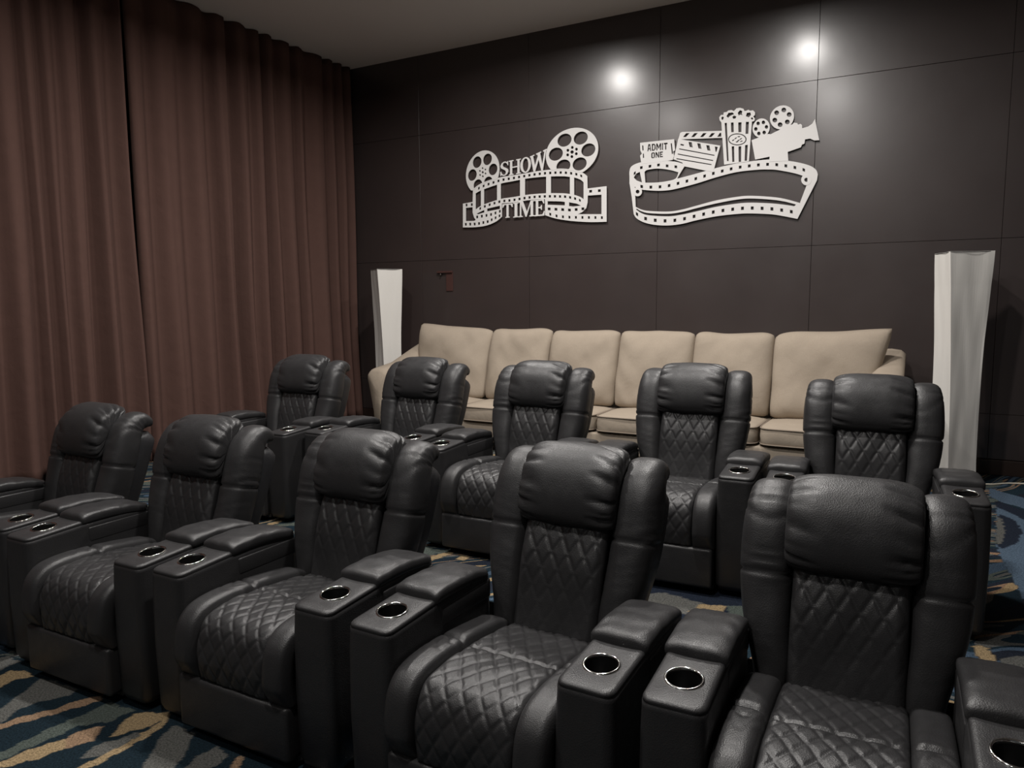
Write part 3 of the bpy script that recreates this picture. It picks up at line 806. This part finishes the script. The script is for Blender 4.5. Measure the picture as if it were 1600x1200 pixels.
def reel_polys(cx, cy, rx, ry, B, rh, hubr, cliptop, phase):
    out = []
    def cl(pl):
        q = []
        for (x, y) in pl:
            lim = float(np.interp(x, [p_[0] for p_ in mt_top], [p_[1] for p_ in mt_top])) if cliptop else 1e9
            q.append((x, min(y, lim+6)))
        return q
    out.append(cl(ell(cx, cy, rx, ry, B, 64)))
    for k in range(6):
        a = phase+k*PI/3; hx_, hy_ = cx+0.62*(rx*math.cos(a)+B*math.sin(a)), cy-0.62*ry*math.sin(a)
        h_ = ell(hx_, hy_, rx*rh, ry*rh, B*rh, 28)
        lim = float(np.interp(hx_, [p_[0] for p_ in mt_top], [p_[1] for p_ in mt_top]))
        h2 = [(x, min(y, float(np.interp(x, [p_[0] for p_ in mt_top], [p_[1] for p_ in mt_top]))-4)) for x, y in h_]
        ys_ = [y for _, y in h2]
        if max(ys_)-min(ys_) > ry*rh*0.5: out.append(h2)
    for k in range(6):
        a = phase+PI/6+k*PI/3; out.append(ell(cx+0.19*(rx*math.cos(a)+B*math.sin(a)), cy-0.19*ry*math.sin(a), hubr, hubr*1.05, 0, 10))
    out.append(ell(cx, cy, hubr*1.2, hubr*1.2, 0, 12)); return out
plate('film_reel', reel_polys(312, 510, 147, 195, 25, 0.265, 8, True, math.radians(12)), convA, M_WHITE, showt, orgA, front=0.002)
plate('film_reel', reel_polys(1110, 330, 230, 217, 42, 0.27, 13, True, math.radians(8)), convA, M_WHITE, showt, orgA, front=0.002)
# serif letters, unit box glyphs (0..1, y up), holes allowed
GL = {
 'S': [[(0.05, 0.02), (0.13, 0.02), (0.17, 0.08), (0.35, 0.0), (0.55, -0.01), (0.80, 0.06), (0.95, 0.24), (0.88, 0.43), (0.62, 0.55), (0.38, 0.65), (0.30, 0.78), (0.42, 0.92), (0.62, 0.92), (0.80, 0.80), (0.86, 0.68), (0.92, 0.68), (0.90, 0.98), (0.83, 0.98), (0.79, 0.93), (0.62, 1.0), (0.42, 1.01), (0.17, 0.92), (0.06, 0.74), (0.14, 0.58), (0.40, 0.45), (0.62, 0.34), (0.68, 0.20), (0.58, 0.07), (0.38, 0.07), (0.20, 0.18), (0.12, 0.34), (0.05, 0.34)]],
 'H': [[(0, 0), (0.38, 0), (0.38, 0.06), (0.28, 0.08), (0.28, 0.47), (0.72, 0.47), (0.72, 0.08), (0.62, 0.06), (0.62, 0), (1, 0), (1, 0.06), (0.90, 0.08), (0.90, 0.92), (1, 0.94), (1, 1), (0.62, 1), (0.62, 0.94), (0.72, 0.92), (0.72, 0.55), (0.28, 0.55), (0.28, 0.92), (0.38, 0.94), (0.38, 1), (0, 1), (0, 0.94), (0.10, 0.92), (0.10, 0.08), (0, 0.06)]],
 'O': [[(0.5+0.5*math.cos(i*PI/16), 0.5+0.51*math.sin(i*PI/16)) for i in range(32)], [(0.5+0.27*math.cos(i*PI/16), 0.5+0.43*math.sin(i*PI/16)) for i in range(32)]],
 'W': [[(0.22, 0), (0.30, 0), (0.52, 0.62), (0.70, 0), (0.78, 0), (0.96, 0.93), (1.0, 0.94), (1.0, 1), (0.78, 1), (0.78, 0.94), (0.86, 0.92), (0.75, 0.32), (0.60, 0.92), (0.66, 0.94), (0.66, 1), (0.36, 1), (0.36, 0.94), (0.44, 0.92), (0.46, 0.82), (0.30, 0.34), (0.18, 0.92), (0.26, 0.94), (0.26, 1), (0, 1), (0, 0.94), (0.04, 0.93)]],
 'T': [[(0.30, 0), (0.70, 0), (0.70, 0.06), (0.60, 0.08), (0.60, 0.92), (0.80, 0.92), (0.93, 0.74), (1, 0.74), (0.98, 1), (0.02, 1), (0, 0.74), (0.07, 0.74), (0.20, 0.92), (0.40, 0.92), (0.40, 0.08), (0.30, 0.06)]],
 'I': [[(0.05, 0), (0.95, 0), (0.95, 0.06), (0.72, 0.08), (0.72, 0.92), (0.95, 0.94), (0.95, 1), (0.05, 1), (0.05, 0.94), (0.28, 0.92), (0.28, 0.08), (0.05, 0.06)]],
 'M': [[(0, 0), (0.26, 0), (0.26, 0.06), (0.17, 0.08), (0.17, 0.80), (0.44, 0.0), (0.50, 0.0), (0.76, 0.80), (0.76, 0.08), (0.68, 0.06), (0.68, 0), (1, 0), (1, 0.06), (0.91, 0.08), (0.91, 0.92), (1, 0.94), (1, 1), (0.76, 1), (0.52, 0.30), (0.27, 1), (0, 1), (0, 0.94), (0.09, 0.92), (0.09, 0.08), (0, 0.06)]],
 'E': [[(0, 0), (0.95, 0), (1, 0.28), (0.93, 0.28), (0.78, 0.08), (0.36, 0.08), (0.36, 0.47), (0.58, 0.47), (0.66, 0.36), (0.72, 0.36), (0.72, 0.66), (0.66, 0.66), (0.58, 0.55), (0.36, 0.55), (0.36, 0.92), (0.74, 0.92), (0.88, 0.74), (0.95, 0.74), (0.92, 1), (0, 1), (0, 0.94), (0.13, 0.92), (0.13, 0.08), (0, 0.06)]]}
def glyph(ch, bl, br_, tr, tl):
    return [[((1-u)*(1-v)*bl[0]+u*(1-v)*br_[0]+u*v*tr[0]+(1-u)*v*tl[0], (1-u)*(1-v)*bl[1]+u*(1-v)*br_[1]+u*v*tr[1]+(1-u)*v*tl[1]) for u, v in pl] for pl in GL[ch]]
for ch, q in (('S', ((466, 548), (546, 532), (546, 405), (466, 428))), ('H', ((546, 540), (652, 520), (652, 388), (546, 408))),
              ('O', ((648, 522), (742, 505), (742, 368), (648, 385))), ('W', ((735, 512), (880, 495), (885, 300), (735, 370))),
              ('T', ((488, 920), (580, 912), (580, 788), (488, 795))), ('I', ((582, 916), (636, 910), (636, 778), (582, 784))),
              ('M', ((632, 912), (775, 902), (775, 758), (632, 772))), ('E', ((775, 904), (866, 896), (866, 750), (775, 758)))):
    plate('letter', glyph(ch, *q), convA, M_WHITE, showt, orgA, front=0.003)

# -- snacks and camera piece
ox, oz = convB(100, 950); orgB = (ox, YD, oz)
snack = thing('wall_decor', 'white metal wall decoration with ADMIT ONE ticket, clapperboard, popcorn and movie camera', 'wall art', orgB)
bt_top = smooth_line([(118, 590), (135, 625), (200, 645), (300, 642), (380, 630), (450, 612), (600, 572), (750, 530), (900, 496), (1050, 475), (1130, 468), (1200, 468), (1330, 485), (1430, 510), (1480, 540), (1496, 575)])
bt_low = smooth_line([(150, 668), (200, 688), (300, 697), (380, 695), (450, 684), (600, 645), (750, 598), (900, 560), (1050, 543), (1130, 541), (1200, 545), (1330, 570), (1420, 600)])
bb_top = smooth_line([(160, 835), (200, 862), (260, 878), (400, 885), (500, 872), (600, 850), (750, 815), (900, 792), (1000, 785), (1150, 790), (1250, 800), (1330, 812)])
bb_low = smooth_line([(143, 868), (165, 900), (220, 930), (300, 948), (400, 952), (500, 940), (600, 915), (750, 885), (900, 868), (1000, 864), (1150, 870), (1250, 885), (1345, 904)])
ln_top = smooth_line([(157, 815), (200, 835), (260, 846), (400, 850), (500, 835), (600, 808), (750, 768), (900, 742), (1000, 734), (1150, 742), (1250, 756), (1368, 788)])
ln_low = smooth_line([(165, 828), (200, 848), (260, 862), (400, 866), (500, 852), (600, 826), (750, 790), (900, 762), (1000, 754), (1150, 762), (1250, 776), (1335, 798)])
loop_out = smooth_line([(112, 590), (112, 555), (125, 520), (170, 495), (240, 480), (320, 474), (400, 478), (470, 488), (520, 505)])
polys = [loop_out + [(515, 520), (462, 606)] + [p_ for p_ in bt_top if p_[0] > 470] + [(1490, 620), (1346, 904)] + bb_low[::-1] + [(128, 740), (112, 640)]]
polys.append([(x, y) for x, y in bt_low] + [(1420, 640), (1366, 782)] + ln_top[::-1] + [(154, 740)])
polys.append(ln_low + [(1330, 806)] + bb_top[::-1][1:])
polys.append(smooth_line([(222, 560), (240, 545), (300, 535), (360, 537), (420, 547), (472, 562)]) + smooth_line([(472, 562), (450, 608), (380, 628), (300, 637), (228, 638)]))
polys.append([(143, 600), (160, 572), (188, 558), (204, 636), (165, 622)])
polys += sprockets(bt_top, bt_low, 19, 20, 22, 0.06, 0.94) + sprockets(bb_top, bb_low, 17, 21, 24, 0.02, 0.97)
polys += sprockets([(135, 560), (190, 510), (320, 485), (460, 500)], [(150, 590), (205, 545), (325, 530), (465, 545)], 6, 20, 20, 0.03, 0.97)
plate('film_banner', polys, convB, M_WHITE, snack, orgB)
for cx_, cy_, r_, h_ in ((172, 704, 32, 14), (1412, 617, 38, 15)):
    plate('rivet_eye', [ell(cx_, cy_, r_, r_*1.05), ell(cx_, cy_, h_, h_)], convB, M_WHITE, snack, orgB, front=0.002)
polys = [[(190, 345), (440, 318), (447, 400), (432, 410), (440, 440), (430, 470), (340, 485), (200, 500), (190, 440), (203, 425), (192, 400)]]
# heavy condensed block letters, cut through the sheet
BL = {'A': [[(0, 0), (.30, 0), (.34, .25), (.66, .25), (.70, 0), (1, 0), (.75, 1), (.25, 1)], [(.40, .42), (.60, .42), (.53, .80), (.47, .80)]],
      'D': [[(0, 0), (.65, 0), (1, .25), (1, .75), (.65, 1), (0, 1)], [(.32, .18), (.55, .18), (.68, .35), (.68, .65), (.55, .82), (.32, .82)]],
      'M': [[(0, 0), (.26, 0), (.26, .55), (.50, .15), (.74, .55), (.74, 0), (1, 0), (1, 1), (.76, 1), (.50, .55), (.24, 1), (0, 1)]],
      'I': [[(0.1, 0), (.9, 0), (.9, 1), (0.1, 1)]],
      'T': [[(.33, 0), (.67, 0), (.67, .78), (1, .78), (1, 1), (0, 1), (0, .78), (.33, .78)]],
      'O': [[(.2, 0), (.8, 0), (1, .2), (1, .8), (.8, 1), (.2, 1), (0, .8), (0, .2)], [(.34, .18), (.66, .18), (.66, .82), (.34, .82)]],
      'N': [[(0, 0), (.28, 0), (.28, .55), (.70, 0), (1, 0), (1, 1), (.72, 1), (.72, .45), (.30, 1), (0, 1)]],
      'E': [[(0, 0), (1, 0), (1, .22), (.36, .22), (.36, .40), (.85, .40), (.85, .60), (.36, .60), (.36, .78), (1, .78), (1, 1), (0, 1)]]}
def block_word(word, widths, quad):
    bl, br_, tr, tl = quad; tot = sum(widths)+0.14*(len(word)-1); x = 0; out = []
    for ch, wd in zip(word, widths):
        for pl in BL[ch]:
            q = []
            for u, v in pl:
                u = (x+u*wd)/tot; q.append(((1-u)*(1-v)*bl[0]+u*(1-v)*br_[0]+u*v*tr[0]+(1-u)*v*tl[0], (1-u)*(1-v)*bl[1]+u*(1-v)*br_[1]+u*v*tr[1]+(1-u)*v*tl[1]))
            out.append(q)
        x += wd+0.14
    return out
polys += block_word('ADMIT', (1, 1, 1.25, .4, .95), ((243, 408), (392, 394), (392, 344), (243, 356)))
polys += block_word('ONE', (1, 1, .85), ((272, 460), (358, 450), (358, 408), (272, 417)))
polys += [[(205, 365), (214, 364), (216, 400), (207, 402)], [(210, 425), (218, 424), (220, 455), (211, 457)], [(415, 350), (424, 348), (432, 425), (423, 428)]]
plate('ticket', polys, convB, M_WHITE, snack, orgB, front=0.001)
polys = [[(485, 272), (500, 265), (792, 257), (802, 308), (640, 314), (505, 318), (470, 322)]]
for x in (505, 565, 630, 692, 752): polys.append([(x, 303), (x+24, 274), (x+50, 273), (x+24, 302)] if x < 750 else [(x+5, 301), (x+24, 272), (x+34, 272), (x+36, 300)])
plate('clapper_stick', polys, convB, M_WHITE, snack, orgB, front=0.001)
polys = [[(470, 318), (480, 318), (780, 366), (728, 560), (650, 545), (515, 518), (500, 490), (436, 466), (445, 430)]]
for x, y in ((546, 338), (610, 348), (676, 362)): polys.append([(x, y), (x+24, y+3), (x+32, y+42), (x+9, y+38)])
polys += [[(740, 372), (762, 376), (752, 412), (744, 410)], [(488, 352), (514, 358), (510, 368), (486, 362)]]
for a, b in (((478, 386), (738, 434)), ((468, 424), (728, 472)), ((458, 458), (716, 502))): polys.append([(a[0], a[1]), b, (b[0]-2, b[1]+7), (a[0]-2, a[1]+7)])
plate('clapperboard', polys, convB, M_WHITE, snack, orgB, front=0.002)
# popcorn carton
polys = [[(788, 196), (1014, 174), (990, 482), (808, 506)]]
for (xt, wt, xb, wb) in ((812, 16, 830, 12), (858, 20, 868, 16), (912, 24, 915, 18), (968, 22, 958, 18)):
    def at_(v): f = (v-200)/290; return xt+(xb-xt)*f, wt+(wb-wt)*f
    top_v, ya, yb, bv = 202, 262, 380, 486
    if xt == 812: segs = ((200, 480),)
    elif xt == 968: segs = ((188, 280), (362, 478))
    else: segs = ((196, 268), (372, 486))
    for v0, v1 in segs:
        x0, w0 = at_(v0); x1, w1 = at_(v1); polys.append([(x0, v0), (x0+w0, v0-2), (x1+w1, v1-1), (x1, v1)])
ring = ell(905, 320, 68, 44)
polys.append(ring); polys.append(ell(905, 320, 60, 37))
for dx, dy, a in ((-30, 6, 0.5), (-12, -8, 0.6), (8, 8, 0.5), (26, -4, 0.6), (-2, 18, 0.2), (30, 14, 0.3), (12, -20, 0.1)):
    polys.append([(905+dx+math.cos(q)*11*math.cos(a)-math.sin(q)*4*math.sin(a), 320+dy-math.cos(q)*11*math.sin(a)-math.sin(q)*4*math.cos(a)) for q in [k*PI/5 for k in range(10)]])
plate('popcorn_carton', polys, convB, M_WHITE, snack, orgB, front=0.003)
cloud = []
for cx_, cy_, r_ in ((800, 172, 28), (815, 138, 26), (860, 128, 28), (920, 112, 26), (965, 112, 22), (1010, 128, 26), (1018, 158, 22)):
    pass
cl_pts = [(792, 200), (775, 180), (772, 158), (785, 140), (802, 140), (806, 122), (828, 118), (838, 108), (862, 104), (880, 112), (898, 92), (925, 88), (950, 95), (958, 112), (975, 108), (985, 102), (1000, 110), (1020, 106), (1035, 120), (1034, 142), (1022, 150), (1034, 168), (1030, 184), (1012, 190)]
polys = [cl_pts, [(825, 150), (840, 125), (870, 122), (882, 135), (868, 140), (850, 150), (838, 162)], [(908, 125), (925, 105), (942, 112), (938, 130), (944, 142), (925, 138), (915, 146)],
         [(968, 150), (975, 125), (1000, 122), (1006, 140), (990, 158)], [(868, 156), (880, 144), (898, 152), (892, 166), (876, 170)], [(787, 160), (798, 150), (806, 160), (800, 176), (790, 176)], [(1004, 162), (1016, 158), (1022, 170), (1010, 178)]]
plate('popcorn', polys, convB, M_WHITE, snack, orgB, front=0.002)
for cx_, cy_, rx_, ry_, B_, ph in ((1233, 158, 88, 88, 10, 22), (1080, 236, 63, 70, 6, 10)):
    polys = [ell(cx_, cy_, rx_, ry_, B_, 48)]
    for k in range(6):
        a = math.radians(ph)+k*PI/3; polys.append(ell(cx_+0.62*(rx_*math.cos(a)+B_*math.sin(a)), cy_-0.62*ry_*math.sin(a), rx_*0.2, ry_*0.2, 0, 18))
    plate('film_reel', polys, convB, M_WHITE, snack, orgB, front=0.001)
plate('movie_camera', [[(1010, 326), (1130, 280), (1150, 282), (1250, 232), (1312, 208), (1320, 197), (1345, 200), (1350, 212), (1370, 206), (1380, 214), (1382, 238), (1425, 226), (1455, 205), (1476, 170), (1507, 326), (1470, 328), (1440, 314), (1402, 320), (1398, 352), (1380, 358), (1372, 378), (1275, 412), (1280, 478), (1140, 484), (1142, 447), (1036, 468)]], convB, M_WHITE, snack, orgB, front=0.002)
